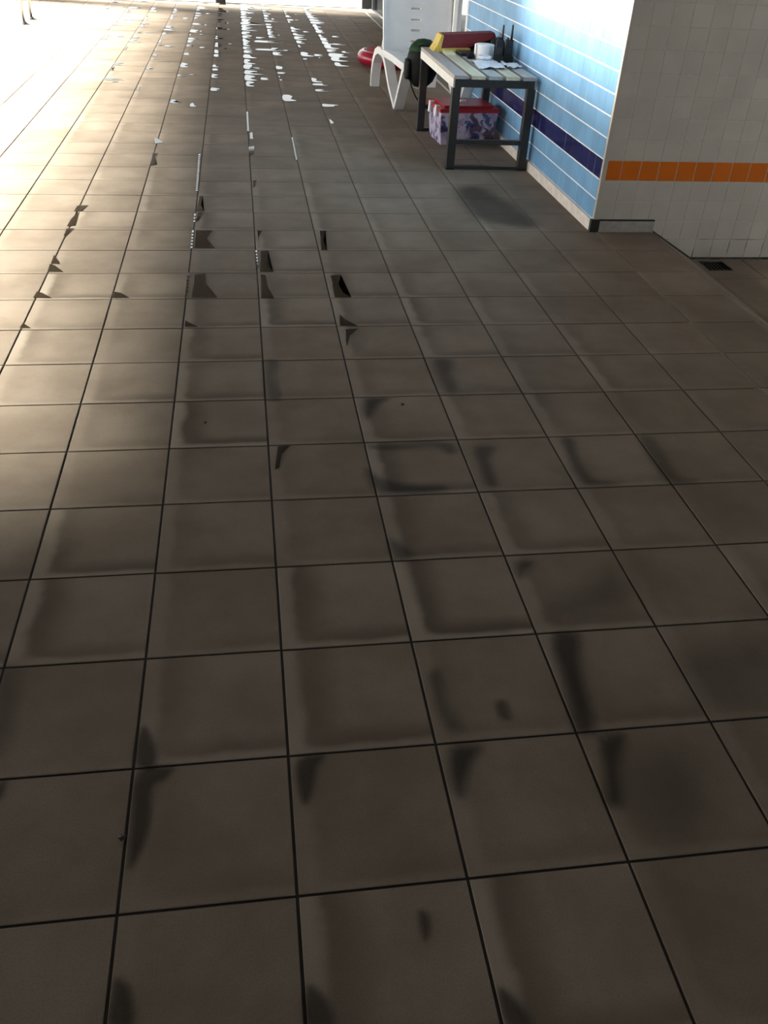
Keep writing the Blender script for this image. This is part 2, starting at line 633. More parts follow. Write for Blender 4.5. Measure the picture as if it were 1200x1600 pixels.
def wall_tiles(parent, mats, cols, rows, place, centre, limit):
    """place(col,row)->(location, euler); nearest visible ones become parts, the rest one field"""
    tl = []
    for c in cols:
        for r in rows:
            p = centre(c, r)
            q = project(p)
            vis = q is not None and -15 < q[0] < 1215 and -15 < q[1] < 1615
            tl.append((not vis, (Vector(p) - EYE).length, c, r))
    tl.sort()
    fields = {}
    for k, (hid, d, c, r) in enumerate(tl):
        m = mats(r)
        me, material = m
        loc, rot = place(c, r)
        if not hid and k < limit:
            o = bpy.data.objects.new('tile', me)
            o.location = loc
            o.rotation_euler = (rot[0] + random.uniform(-.006, .006), rot[1] + random.uniform(-.006, .006), rot[2] + random.uniform(-.004, .004))
            link(o, parent)
        else:
            f = fields.setdefault(material.name, (material, bmesh.new()))
            tmp = f[1]
            n0 = len(tmp.verts)
            tmp.from_mesh(me)
            tmp.verts.ensure_lookup_table()
            mtx = Matrix.Translation(loc) @ Matrix.Rotation(rot[2], 4, 'Z') @ Matrix.Rotation(rot[1], 4, 'Y') @ Matrix.Rotation(rot[0], 4, 'X')
            bmesh.ops.transform(tmp, matrix=mtx, verts=tmp.verts[n0:])
    for name, (material, b) in fields.items():
        mb = MB()
        mb.bm.free()
        mb.bm = b
        tag(mb.build('tile_field', material, parent, normals=False), None, None, kind='stuff')


def wt(name, material, sx=MOD - 0.004, sy=MOD - 0.005):
    mb = MB()
    mb.box((-sx / 2, -sy / 2, -0.006), (sx / 2, sy / 2, 0))
    es = [e for e in mb.bm.edges if all(v.co.z > -1e-6 for v in e.verts)]
    bmesh.ops.bevel(mb.bm, geom=es, offset=0.0014, segments=1, affect='EDGES')
    return mb.mesh(name, material)


TB, TN = wt('blue_tile', M_BLUE, MOD - 0.007, MOD - 0.003), wt('navy_tile', M_NAVY, MOD - 0.007, MOD - 0.003)
TP, TO = wt('pale_tile', M_PALE), wt('orange_tile', M_ORANGE)
wall_tiles(wall_r, lambda r: (TN, M_NAVY) if r == 2 else (TB, M_BLUE), range(33), range(0, 30),
           lambda c, r: ((XB, YG + 0.028 + (c + 0.5) * MOD, Z1 + (r + 0.5) * MOD), (0, -math.pi / 2, 0)),
           lambda c, r: (XB, YG + 0.028 + (c + 0.5) * MOD, Z1 + (r + 0.5) * MOD), 300)
wall_tiles(wall_g, lambda r: (TO, M_ORANGE) if r == 2 else (TP, M_PALE), range(35), range(-2, 30),
           lambda c, r: ((XB + (c + 0.5) * MOD, YG, Z1 + (r + 0.5) * MOD), (math.pi / 2, 0, 0)),
           lambda c, r: (XB + (c + 0.5) * MOD, YG, Z1 + (r + 0.5) * MOD), 300)

# corner bead between the two tiled walls
bead = MB().box((XB - 0.0005, YG - 0.0005, 0.066), (XB + 0.024, YG + 0.024, ZC)).bevel(0.002).build('corner_bead', M_PALE, wall_g)

# dirty sealant where the grey wall meets the slope and the lower floor
M_DIRT = speckled('dirty_sealant', (0.05, 0.04, 0.03), 0.8, 0.6, 30)
MB().prism([(2.373, 0.0), (2.373, 0.010), (XS1 + 0.003, ZL + 0.010), (3.4, ZL + 0.008), (3.4, ZL), (XS1, ZL)], 'y', YG - 0.004, YG + 0.001).build('sealant_line', M_DIRT, wall_g)

# skirting
bb = MB().box((XB - 0.008, YG + 0.004, -0.002), (XB + 0.001, YE, 0.060)).build('baseboard_right', M_GGROUT)
structure(bb, 'cream skirting tiles along the foot of the blue wall', 'baseboard')
sk = MB().box((0, 0, 0), (0.012, T - 0.004, 0.0655)).bevel(0.003, 1).mesh('skirting_tile', M_SKIRT)
for j in range(11):
    o = bpy.data.objects.new('skirting_tile', sk)
    o.location = (XB - 0.016, YG + 0.012 + j * T, 0.0005)
    link(o, bb)
bf = MB().box((XB - 0.002, YG - 0.008, -0.002), (2.372, YG + 0.004, 0.058)).build('baseboard_front', M_GGROUT)
structure(bf, 'short grey skirting piece under the off-white tiled wall beside the black corner', 'baseboard')
MB().box((XB + 0.034, YG - 0.016, 0.0005), (2.372, YG - 0.004, 0.064)).bevel(0.003, 1).build('skirting_tile', M_SKIRTG, bf)
MB().box((XB + 0.034, YG - 0.0165, 0.064), (2.372, YG, 0.070)).build('sealant_line', M_BLACKTRIM, bf)
MB().box((XB - 0.018, YG - 0.018, 0.0005), (XB + 0.034, YG + 0.012, 0.069)).bevel(0.005, 2).build('corner_piece', M_BLACKTRIM, bf)

# other walls and ceiling (out of frame, they enclose the hall)
w = MB()
w.box((XL - 0.3, YN - 0.3, -0.2), (XL, YW, ZC))
w.box((XL - 0.3, YW, WT), (XL, YF + 0.3, ZC))
structure(w.build('wall_left', M_PLASTER), 'plastered side wall of the pool hall above and before the glazing', 'wall')
w = MB()
w.box((XL - 0.3, YN - 0.3, -0.4), (XR + 0.3, YN, 0.0))
w.box((XL - 0.3, YN - 0.3, 0.0), (-5.0, YN, ZC))
w.box((5.0, YN - 0.3, 0.0), (XR + 0.3, YN, ZC))
w.box((-5.0, YN - 0.3, WT), (5.0, YN, ZC))
w.box((-5.0, YN - 0.3, 0), (5.0, YN, 2.0))
structure(w.build('wall_back', M_PLASTER), 'plastered wall behind the viewpoint', 'wall')
structure(MB().box((XR, YN, -0.4), (XR + 0.3, 1.3, ZC)).box((XR, 4.5, -0.4), (XR + 0.3, YG + 0.24, ZC)).box((XR, 1.3, -0.4), (XR + 0.3, 4.5, 1.0)).box((XR, 1.3, 2.4), (XR + 0.3, 4.5, ZC)).build('wall_side', M_PLASTER), 'plastered end wall of the lower passage', 'wall')
structure(MB().box((XL, YF, WF), (2.5, YF + 0.3, ZC)).box((XL, YF, -0.1), (-5.16, YF + 0.3, WF)).box((2.19, YF, -0.1), (2.5, YF + 0.3, WF)).build('wall_far', M_DIM), 'dull plastered wall around the far glazing', 'wall')
structure(MB().box((2.19, YE, WF), (2.49, YF, ZC)).box((2.19, 11.4, -0.1), (2.49, 14.6, WF)).build('wall_lintel', M_DIM), 'dull plastered wall around the glazed end of the right side', 'wall')
RX0, RX1, RY0, RY1 = -1.95, -0.3, 5.2, 7.7
cb = MB()
cb.box((XL - 0.5, YN - 0.5, ZC), (XR + 0.5, RY0, ZC + 0.1)).box((XL - 0.5, RY1, ZC), (XR + 0.5, YF + 0.5, ZC + 0.1))
cb.box((XL - 0.5, RY0, ZC), (RX0, RY1, ZC + 0.1)).box((RX1, RY0, ZC), (XR + 0.5, RY1, ZC + 0.1))
structure(cb.build('ceiling', M_CEIL), 'dull grey flat ceiling of the pool hall', 'ceiling')


rf = empty('window_6_added', ((RX0 + RX1) / 2, (RY0 + RY1) / 2, ZC + 0.02))  # unseen opening, added to throw sun on the upper blue wall
structure(rf, 'added milky rooflight in the ceiling, brightening the upper blue wall', 'window')
MB().box((-(RX1 - RX0) / 2, -(RY1 - RY0) / 2, 0), ((RX1 - RX0) / 2, (RY1 - RY0) / 2, 0.01)).build('pane', M_MILKY, rf)


def window(name, label, axis, at, a, b, n, post, depth=0.08, z0=0.0, zt=WT, glass=None, frame=None):
    """full-height glazing in the plane axis=at between a and b"""
    glass, frame = glass or M_GLASS, frame or M_FRAME
    root = empty(name, (at, (a + b) / 2, 0) if axis == 'x' else ((a + b) / 2, at, 0))
    structure(root, label, 'window')
    L = (b - a)

    def bx(u0, u1, z0, z1, d):
        return ((-d / 2, u0, z0), (d / 2, u1, z1)) if axis == 'x' else ((u0, -d / 2, z0), (u1, d / 2, z1))
    for k in range(n + 1):
        u = -L / 2 + L * k / n
        u = min(max(u, -L / 2 + post / 2), L / 2 - post / 2)
        MB().box(*bx(u - post / 2, u + post / 2, z0, zt, depth)).build('mullion', frame, root)
    MB().box(*bx(-L / 2, L / 2, zt - 0.06, zt, depth)).build('head_rail', frame, root)
    for k in range(n):
        u0, u1 = -L / 2 + L * k / n + post / 2, -L / 2 + L * (k + 1) / n - post / 2
        MB().box(*bx(u0, u1, z0, zt - 0.06, 0.008)).build('pane', glass, root)
    return root


window('window_1', 'bright floor-to-ceiling glazing with dark posts closing the far end of the deck', 'y', YF + 0.05, -5.16, 2.19, 3, 0.16, zt=WF, glass=M_TINT)
window('window_2', 'long bright glazing along the left side of the pool hall', 'x', XL - 0.05, YW, YF, 6, 0.10)
window('window_3', 'blown-out bright glazing in the right wall beyond the blue tiles', 'x', 2.23, YE + 0.02, 11.4, 2, 0.05, zt=WF, glass=M_TINT, frame=M_WHITE)
window('window_5', 'narrow bright glazing at the far end of the right wall', 'x', 2.23, 14.6, YF - 0.02, 1, 0.07, zt=WF, glass=M_TINT)
window('window_4_fill', 'added fill glazing in the wall behind the viewpoint', 'y', YN - 0.05, -5.0, 5.0, 5, 0.10, z0=2.0)  # unseen window, added to fill the near deck and grey wall
window('window_7_fill', 'added fill window at the end of the lower passage', 'x', XR + 0.05, 1.3, 4.5, 2, 0.06, z0=1.0, zt=2.4)  # added out of view to lighten the right floor and slope
ext = MB()
ext.box((-60, YF + 0.36, -0.30), (60, 90, -0.02))
ext.box((XL - 0.36, -60, -0.30), (60, YN - 0.36, -0.02))
ext.box((-60, -60, -0.30), (XL - 0.36, YF + 0.36, -0.02))
ext.box((XR + 0.36, -60, -0.30), (60, YG + 0.3, -0.02))
ext.box((2.56, YG + 0.3, -0.30), (60, YF + 0.36, -0.02))
structure(ext.build('ground', M_EXT), 'pale sunlit paving outside the glazing', 'ground')

# ------------------------------------------------------------------ drain
dr = empty('floor_drain', ((DR[0] + DR[2]) / 2, (DR[1] + DR[3]) / 2, ZL))
tag(dr, 'small square dark drain in the lower floor by the wall', 'drain')
dw = DR[2] - DR[0]
fr = MB()
for a, b in (((-dw / 2, -dw / 2), (dw / 2, -dw / 2 + 0.008)), ((-dw / 2, dw / 2 - 0.008), (dw / 2, dw / 2)),
             ((-dw / 2, -dw / 2 + 0.008), (-dw / 2 + 0.008, dw / 2 - 0.008)), ((dw / 2 - 0.008, -dw / 2 + 0.008), (dw / 2, dw / 2 - 0.008))):
    fr.box((a[0], a[1], -0.012), (b[0], b[1], 0.001))
fr.build('rim', M_BLACKTRIM, dr)
gr = MB()
for k in range(6):
    x = -dw / 2 + 0.02 + k * (dw - 0.04) / 5
    gr.box((x - 0.004, -dw / 2 + 0.008, -0.014), (x + 0.004, dw / 2 - 0.008, -0.008))
gr.build('grate', M_BLACK, dr)
MB().box((-dw / 2, -dw / 2, -0.09), (dw / 2, dw / 2, -0.08)).build('sump', M_BLACKTRIM, dr)

# ------------------------------------------------------------------ water on the floor
wat = bmesh.new()
wet = wat.verts.layers.float.new('wet')
Ptex = None


def smooth_loop(pts, n=3):
    out = []
    N = len(pts)
    for i in range(N):
        a, b, c, d = (Vector(pts[(i + k) % N]) for k in (-1, 0, 1, 2))
        for s in range(n):
            t = s / n
            out.append(0.5 * ((2 * b) + (c - a) * t + (2 * a - 5 * b + 4 * c - d) * t * t + (3 * b - a - 3 * c + d) * t ** 3))
    return out


def puddle(pts, fade=0.006, h=0.0016, strength=1.0, z0=0.0008, roundness=3):
    """pts: floor points (x,y).  rim fades/slopes down over 'fade' metres."""
    L = smooth_loop([(p[0], p[1]) for p in pts], roundness) if roundness > 1 else [Vector(p[:2]) for p in pts]
    N = len(L)
    area = sum(L[i].x * L[(i + 1) % N].y - L[(i + 1) % N].x * L[i].y for i in range(N)) / 2
    if area < 0:
        L.reverse()
        area = -area
    per = sum((L[i] - L[(i + 1) % N]).length for i in range(N))
    fade = min(fade, 0.55 * area / per * 1.6)
    cen = sum(L, Vector((0, 0))) / N
    rings = []
    for t, zz, wv in ((0, z0, 0.0), (0.35, z0 + h * 0.6, 0.45), (0.9, z0 + h, 1.0), (1.0, z0 + h, 1.0), (1.12, z0 + h, 1.0)):
        ring = []
        for i in range(N):
            e = (L[(i + 1) % N] - L[i - 1])
            nn = Vector((-e.y, e.x)).normalized()
            p = L[i] + nn * fade * t
            v = wat.verts.new((p.x, p.y, zz))
            v[wet] = wv * strength
            ring.append(v)
        rings.append(ring)
    for a, b in zip(rings, rings[1:]):
        for i in range(N):
            wat.faces.new((a[i], a[(i + 1) % N], b[(i + 1) % N], b[i]))
    try:
        f = wat.faces.new(rings[-1])
        bmesh.ops.triangulate(wat, faces=[f])
    except ValueError:
        pass


STZ = [0.0011]


def damp_or_shade(px, fade, strength):
    """damp or shadow patch on a fine grid, its wetness fading over +-fade across the outline"""
    L = smooth_loop([ground(*q).xy for q in px], 3)
    N = len(L)
    x0, x1 = min(p.x for p in L) - fade, max(p.x for p in L) + fade
    y0, y1 = min(p.y for p in L) - fade, max(p.y for p in L) + fade
    st = max(fade / 3.5, (x1 - x0) / 40, (y1 - y0) / 40)
    nx, ny = int((x1 - x0) / st) + 2, int((y1 - y0) / st) + 2

    def sd(p):
        best, ins = 9.0, False
        for i in range(N):
            a, b = L[i], L[(i + 1) % N]
            e, q = b - a, p - a
            t = max(0.0, min(1.0, q.dot(e) / max(e.length_squared, 1e-12)))
            best = min(best, (q - e * t).length)
            if (a.y > p.y) != (b.y > p.y) and p.x < (b.x - a.x) * (p.y - a.y) / (b.y - a.y) + a.x:
                ins = not ins
        return best if ins else -best
    STZ[0] += 0.00006
    g = []
    for j in range(ny):
        row = []
        for i in range(nx):
            p = Vector((x0 + (x1 - x0) * i / (nx - 1), y0 + (y1 - y0) * j / (ny - 1)))
            t = max(0.0, min(1.0, 0.5 + 0.5 * sd(p) / fade))
            v = wat.verts.new((p.x, p.y, STZ[0]))
            v[wet] = strength * t * t * (3 - 2 * t)
            row.append(v)
        g.append(row)
    for j in range(ny - 1):
        for i in range(nx - 1):
            q = (g[j][i], g[j][i + 1], g[j + 1][i + 1], g[j + 1][i])
            if max(v[wet] for v in q) > 0:
                wat.faces.new(q)


def pp(px, **kw):
    puddle([ground(*q) for q in px], **kw)


# sharp-edged water standing against the joints
for px in (
    [(303, 430), (322, 428), (324, 445), (340, 465), (299, 465)],
    [(305, 361), (334, 360), (324, 373), (336, 388), (303, 388)],
    [(311, 307), (318, 307), (315, 321), (320, 330), (307, 330)],
    [(308, 333), (320, 332), (311, 345), (306, 347)],
    [(406, 393), (420, 392), (418, 413), (428, 425), (406, 425)],
    [(406, 429), (416, 430), (420, 450), (429, 466), (408, 466)],
    [(401, 361), (411, 361), (405, 371), (403, 387)],
    [(498, 361), (510, 361), (506, 376), (512, 391), (502, 391)],
    [(515, 431), (534, 430), (530, 445), (537, 458), (550, 465), (523, 465)],
    [(530, 492), (541, 500), (560, 510), (531, 509)],
    [(538, 515), (560, 514), (548, 525), (541, 541)],
    [(433, 698), (454, 697), (441, 710), (437, 732), (429, 734)],
    [(289, 501), (296, 504), (310, 511), (288, 511)],
    [(77, 413), (86, 415), (99, 425), (74, 425)],
    [(57, 456), (67, 458), (81, 466), (51, 466)],
    [(177, 456), (190, 458), (203, 466), (173, 466)],
    [(36, 505), (49, 513), (30, 513)],
    [(84, 399), (92, 409), (93, 413), (79, 412)],
    [(110, 343), (124, 331), (118, 353), (104, 354)],
    [(103, 358), (116, 357), (104, 369), (99, 369)],
    [(120, 322), (138, 321), (128, 330), (115, 331)],
    [(241, 214), (257, 223), (241, 225)],
    [(238, 240), (247, 240), (243, 247), (246, 257), (235, 259)],
    [(390, 208), (395, 207), (396, 218), (390, 217)],
    [(388, 230), (398, 229), (397, 241), (389, 243)],
    [(394, 283), (402, 282), (399, 291), (395, 293)],
    [(215, 1207), (268, 1200), (258, 1218), (238, 1232), (235, 1280), (221, 1330), (201, 1356), (206, 1290)],
    [(466, 1188), (506, 1181), (495, 1200), (488, 1238), (476, 1256), (466, 1232)],
    [(181, 1530), (203, 1545), (208, 1602), (170, 1602), (174, 1560)],
    [(480, 1542), (508, 1560), (520, 1602), (478, 1602)],
    [(780, 1545), (805, 1562), (830, 1602), (792, 1602)],
    [(656, 1425), (668, 1430), (672, 1450), (665, 1468), (658, 1450)],
    [(0, 1226), (9, 1223), (2, 1246), (-12, 1252)],
    [(213, 1160), (226, 1135), (240, 1160), (242, 1194), (212, 1196)],
):
    if px[0][1] > 1000:
        damp_or_shade(px, 0.011, 0.6)
    else:
        pp(px, fade=0.0035, strength=0.95, roundness=1)
# soft damp stains, and one shadow patch by the table
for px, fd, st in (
    ([(414, 568), (432, 566), (428, 592), (440, 622), (418, 622)], 0.02, 0.5),
    ([(570, 626), (606, 623), (590, 634), (574, 655)], 0.02, 0.7),
    ([(703, 1172), (750, 1168), (736, 1192), (728, 1216), (722, 1246), (709, 1230)], 0.018, 0.8),
    ([(864, 1000), (902, 994), (903, 1030), (914, 1080), (930, 1138), (900, 1142), (884, 1075)], 0.022, 0.8),
    ([(940, 1157), (975, 1150), (966, 1200), (972, 1255), (948, 1252), (944, 1200)], 0.022, 0.75),
    ([(0, 1050), (30, 1045), (27, 1066), (22, 1100), (8, 1160), (-12, 1170)], 0.03, 0.5),
    ([(806, 880), (832, 880), (822, 892), (812, 904)], 0.02, 0.7),
    ([(610, 843), (648, 868), (618, 873)], 0.02, 0.6),
    ([(572, 733), (596, 748), (640, 758), (690, 760), (690, 768), (594, 770)], 0.022, 0.65),
    ([(580, 697), (690, 691), (712, 704), (700, 710), (680, 699), (610, 704)], 0.018, 0.5),
    ([(742, 700), (772, 700), (764, 720), (778, 757), (758, 757), (750, 728)], 0.02, 0.55),
    ([(775, 1100), (790, 1096), (797, 1124), (781, 1121)], 0.012, 0.6),
    ([(676, 566), (705, 564), (704, 585), (716, 610), (694, 612)], 0.025, 0.45),
    ([(670, 1060), (688, 1052), (697, 1105), (720, 1138), (700, 1142), (684, 1110)], 0.022, 0.5),
    ([(880, 690), (896, 690), (904, 720), (925, 748), (965, 756), (915, 758), (893, 728)], 0.022, 0.5),
    ([(1000, 685), (1018, 684), (1040, 715), (1060, 745), (1090, 752), (1050, 756), (1022, 728)], 0.022, 0.5),
    ([(930, 905), (960, 890), (985, 940), (930, 965), (860, 968), (880, 930)], 0.06, 0.30),
    ([(1010, 1190), (1080, 1170), (1110, 1250), (1090, 1290), (1030, 1300), (1000, 1240)], 0.08, 0.35),
    ([(1060, 1020), (1200, 1000), (1200, 1100), (1110, 1100)], 0.08, 0.30),
    ([(715, 300), (745, 292), (790, 315), (835, 345), (825, 356), (765, 347), (735, 332)], 0.07, 0.6),  # damp patch laid in to paint the table's soft shadow
):
    damp_or_shade(px, fd, st * 0.8)
# bright slivers of water lying in the joints
for (xa, ya), (xb, yb), wd in (((311, 241), (306.5, 299), .013), ((301, 360), (298.5, 389), .010), ((294, 427), (290, 466), .011),
                               ((400, 391), (402.5, 420), .008), ((304.5, 334), (303, 348), .009), ((385.5, 175), (387, 205), .014),
                               ((456, 215), (463, 250), .010)):
    a, b = ground(xa, ya), ground(xb, yb)
    # flat water facets, tilted on purpose so they glint with the far glazing
    tl = math.tan(math.radians(1.0 + 0.9 * max(0.0, 8.2 - b.y)))
    n_ = max(2, int((a.y - b.y) / 0.045))
    for q in range(n_):
        t0, t1 = q / n_, (q + 1) / n_
        p0, p1 = b.lerp(a, t0), b.lerp(a, t1)
        zt = 0.001 + (p1.y - p0.y) * tl
        vv = [wat.verts.new(c) for c in ((p0.x - .003, p0.y, zt), (p0.x - .003 + wd, p0.y, zt), (p1.x - .003 + wd, p1.y, .001), (p1.x - .003, p1.y, .001))]
        for v in vv:
            v[wet] = 1.0
        wat.faces.new(vv)
# standing water further down the deck, in the low left corners of the tiles
rw = random.Random(21)
for i in range(-7, 6):
    for j in range(19, 46):
        x, y = X0 + i * T, Y0 + j * T
        q = project((x, y, 0))
        if not q or q[0] < 150 or x > 1.2:
            continue
        p = min(1.0, max(0.0, (y - 7.0) / 4.5)) * (0.85 if i >= 0 else 0.6)
        if i in (1, 4) and y > 9:
            p = 1.0
        if 1.0 < x and y < 10.5:
            p = 0.0
        if rw.random() > p:
            continue
        for rep in range(1 if rw.random() < 0.7 else 2):
            w_ = rw.uniform(0.03, 0.11) + (rw.uniform(0, 0.12) if rw.random() < 0.3 else 0)
            l_ = rw.uniform(0.08, 0.30)
            if i in (1, 4):
                w_ += 0.05
                l_ = rw.uniform(0.2, 0.33)
            s_ = rw.uniform(0, T - l_)
            xa = x + rw.uniform(0.004, 0.012)
            if rep:
                xa += rw.uniform(0.05, 0.18)
                l_ *= 0.5
            pts = [(xa, y + s_), (xa + w_ * rw.uniform(.7, 1.5), y + s_ + rw.uniform(0, .02)), (xa + w_ * rw.uniform(.3, .8), y + s_ + l_ * .35),
                   (xa + w_ * rw.uniform(.5, 1.1), y + s_ + l_ * .7), (xa + w_ * rw.uniform(.2, .7), y + s_ + l_), (xa, y + s_ + l_ * .95)]
            puddle(pts, fade=0.008, strength=1.0, h=0.0014)
me = bpy.data.meshes.new('water_film')
wat.to_mesh(me)
wat.free()
me.materials.append(M_WATER)
for p_ in me.polygons:
    p_.use_smooth = True
wo = link(bpy.data.objects.new('puddle_water', me))
tag(wo, 'thin puddles and damp streaks of water lying along the floor tile joints, with a painted shadow patch by the table', 'water', kind='stuff')

# ------------------------------------------------------------------ slatted table
TX0, TX1, TY0, TY1, TZ = 1.400, 1.972, 6.25, 7.50, 0.60
tb = empty('slatted_table', ((TX0 + TX1) / 2, (TY0 + TY1) / 2, 0))
tag(tb, 'small slatted table with metal frame standing against the blue tiled wall', 'table')
OX, OY = (TX0 + TX1) / 2, (TY0 + TY1) / 2
HX, HY = (TX1 - TX0) / 2, (TY1 - TY0) / 2
leg = MB().box((-0.0275, -0.0275, 0.0), (0.0275, 0.0275, TZ - 0.022)).bevel(0.004, 1).mesh('leg', M_DARKMETAL)
for sx in (-1, 1):
    for sy in (-1, 1):
        o = bpy.data.objects.new('leg', leg)
        o.location = (sx * (HX - 0.0275), sy * (HY - 0.0275), 0.002)
        link(o, tb)
        MB().box((-0.029, -0.029, 0), (0.029, 0.029, 0.015)).bevel(0.003, 1).build('foot_cap', M_BLACK, o, loc=(0, 0, -0.002))
for sx, nm in ((-1, M_ALU), (1, M_ALU)):
    MB().box((sx * HX - (0.012 if sx > 0 else 0), -HY, TZ - 0.075), (sx * HX + (0.012 if sx < 0 else 0), HY, TZ - 0.022)).bevel(0.003, 1).build('side_rail', nm, tb, loc=(sx * 0.0005, 0, 0))
for sy in (-1, 1):
    MB().box((-HX + 0.012, sy * HY - 0.022, TZ - 0.072), (HX - 0.012, sy * HY + 0.022, TZ - 0.022)).build('end_rail', M_DARKMETAL, tb, loc=(0, -sy * 0.024, 0))
    MB().box((-HX + 0.05, -0.014, 0.165), (HX - 0.05, 0.014, 0.195)).bevel(0.003, 1).build('stretcher', M_DARKMETAL, tb, loc=(0, sy * (HY - 0.0275), 0))
    MB().box((-HX + 0.05, -0.016, 0.004), (HX - 0.05, 0.016, 0.022)).bevel(0.003, 1).build('foot_rail', M_DARKMETAL, tb, loc=(0, sy * (HY - 0.0275), 0))
sw = 0.095
for k, mi in enumerate((0, 1, 2, 1, 2)):
    x = -HX + 0.002 + k * (2 * HX - 0.004 - sw) / 4
    MB().box((0, -HY - 0.008, TZ - 0.0215), (sw, HY + 0.008, TZ)).bevel(0.003, 1).build('slat', M_SLAT[mi], tb, loc=(x, 0, 0))

# ------------------------------------------------------------------ things on the table
# toilet roll
rl = empty('paper_roll', (1.775, 6.985, TZ))
tag(rl, 'white toilet paper roll standing upright on the slatted table', 'paper roll')
MB().lathe([(0.021, 0.0), (0.066, 0.0), (0.070, 0.004), (0.070, 0.094), (0.066, 0.099), (0.024, 0.099), (0.021, 0.095), (0.021, 0.0)], 36).build('paper', M_PAPER, rl, True)
MB().lathe([(0.0205, 0.001), (0.0205, 0.096), (0.0185, 0.096), (0.0185, 0.001), (0.0205, 0.001)], 24).build('core', M_CREAM, rl, True)
MB().prism([(-0.0712, 0.03), (-0.0702, 0.03), (-0.0702, 0.098), (-0.0712, 0.098)], 'y', -0.03, 0.02).build('loose_end', M_PAPER, rl)


# crumpled sheets of paper
def sheet(name, label, corners, seedv, amp, th=0.0012):
    rr = random.Random(seedv)
    c = [Vector(q) for q in corners]
    mb = MB()
    NU, NV = 16, 8
    base = c[0].copy()

    def f(u, w, d):
        p = c[0] * (1 - u) * (1 - w) + c[1] * u * (1 - w) + c[2] * u * w + c[3] * (1 - u) * w
        hgt = amp * (0.5 + 0.5 * math.sin(u * 9 + seedv) * math.cos(w * 7 + u * 4 + seedv * 2)) + amp * 0.4 * abs(math.sin(u * 23 + w * 17))
        ed = 1.0
        return (p.x - base.x, p.y - base.y, hgt * ed + d)
    mb.panel([i / NU for i in range(NU + 1)], [j / NV for j in range(NV + 1)], lambda i, j: False, f, th)
    o = mb.build(name, M_SHEET, None, True, loc=(base.x, base.y, base.z))
    tag(o, label, 'paper')
    return o


sheet('paper_sheet', 'crumpled white sheet lying at the front of the slatted table', [(1.63, 6.50, TZ + .0006), (1.83, 6.53, TZ + .0006), (1.84, 6.83, TZ + .0006), (1.64, 6.86, TZ + .0006)], 1, 0.014)
sheet('paper_sheet', 'smaller crumpled white sheet on the table next to the blue wall', [(1.845, 6.56, TZ + .0006), (1.965, 6.60, TZ + .0006), (1.962, 6.76, TZ + .0006), (1.85, 6.79, TZ + .0006)], 4, 0.016)


# two-way radios in charger cups
def radio(x, y, rz, label):
    r = empty('handheld_radio', (x, y, TZ), rz)
    tag(r, label, 'radio', 'radios by the wall')
    MB().prism([(-0.034, -0.03), (0.034, -0.03), (0.034, 0.03), (-0.034, 0.03)], 'z', 0, 0.04).bevel(0.006, 2).build('charger_cup', M_BLACK, r)
    b = MB().box((-0.026, -0.016, 0.02), (0.026, 0.016, 0.145)).bevel(0.006, 2).build('body', M_BLACK, r)
    MB().box((-0.018, -0.0175, 0.105), (0.018, -0.0155, 0.13)).build('screen', M_NAVYCASE, b)
    MB().box((-0.018, -0.0175, 0.055), (0.018, -0.0155, 0.09)).build('keypad', M_DARKMETAL, b)
    MB().tube([(0.014, 0, 0.143), (0.014, 0, 0.165), (0.014, 0, 0.235), (0.014, 0, 0.24)], [0.0085, 0.0085, 0.0065, 0.004], 10).build('antenna', M_BLACK, r, True)
    MB().tube([(-0.012, 0, 0.143), (-0.012, 0, 0.158)], 0.007, 12).build('knob', M_BLACK, r)
    return r


radio(1.852, 6.86, -0.1, 'black handheld radio with upright antenna, nearer the paper roll')
radio(1.927, 6.885, 0.0, 'black handheld radio with upright antenna, nearer the blue wall')

# dark pouch behind the radios
po = empty('dark_pouch', (1.90, 7.10, TZ))
tag(po, 'dark soft pouch slumped between the paper roll and blue wall', 'pouch')
mb = MB()
mb.lathe([(0.0, 0.0), (0.055, 0.0), (0.068, 0.03), (0.066, 0.07), (0.05, 0.11), (0.02, 0.13), (0, 0.132)], 18)
for v in mb.bm.verts:
    v.co.x *= 0.95 + 0.15 * math.sin(v.co.z * 60 + v.co.y * 30)
    v.co.y *= 1.2 + 0.2 * math.sin(v.co.x * 45)
mb.build('body', M_BAG, po, True)
MB().tube([(0.03, -0.03, 0.10), (0.02, -0.05, 0.125), (-0.01, -0.05, 0.14), (-0.03, -0.02, 0.125)], 0.004, 6).build('cord', M_BLACK, po, True)

# navy case and small flat cream oblong
cs = empty('flat_case', (1.70, 7.20, TZ))
tag(cs, 'flat dark navy case lying behind the paper roll', 'case')
MB().box((-0.07, -0.11, 0.0005), (0.07, 0.10, 0.020)).bevel(0.006, 2).build('body', M_NAVYCASE, cs)
MB().box((-0.0705, -0.1105, 0.009), (0.0705, 0.1005, 0.0115)).build('seam', M_BLACK, cs)
cd = MB().prism([(-0.04, -0.10), (0.035, -0.12), (0.045, 0.09), (-0.03, 0.11)], 'z', 0.0005, 0.012).bevel(0.002, 1).build('cream_oblong', M_CREAM, loc=(1.560, 7.24, TZ))
tag(cd, 'small cream booklet lying by the yellow foam float on the table', 'oblong')
lp = MB()
lp.lathe([(0, 0.0005), (0.022, 0.001), (0.03, 0.014), (0.024, 0.030), (0.012, 0.040), (0, 0.042)], 14)
for v in lp.bm.verts:
    v.co.x += 0.006 * math.sin(v.co.z * 190)
    v.co.y += 0.007 * math.cos(v.co.x * 130)
tag(lp.build('dark_lump', M_BAG, None, True, loc=(1.672, 6.985, TZ)), 'small dark crumpled lump left of the paper roll', 'pouch')
tg = MB()
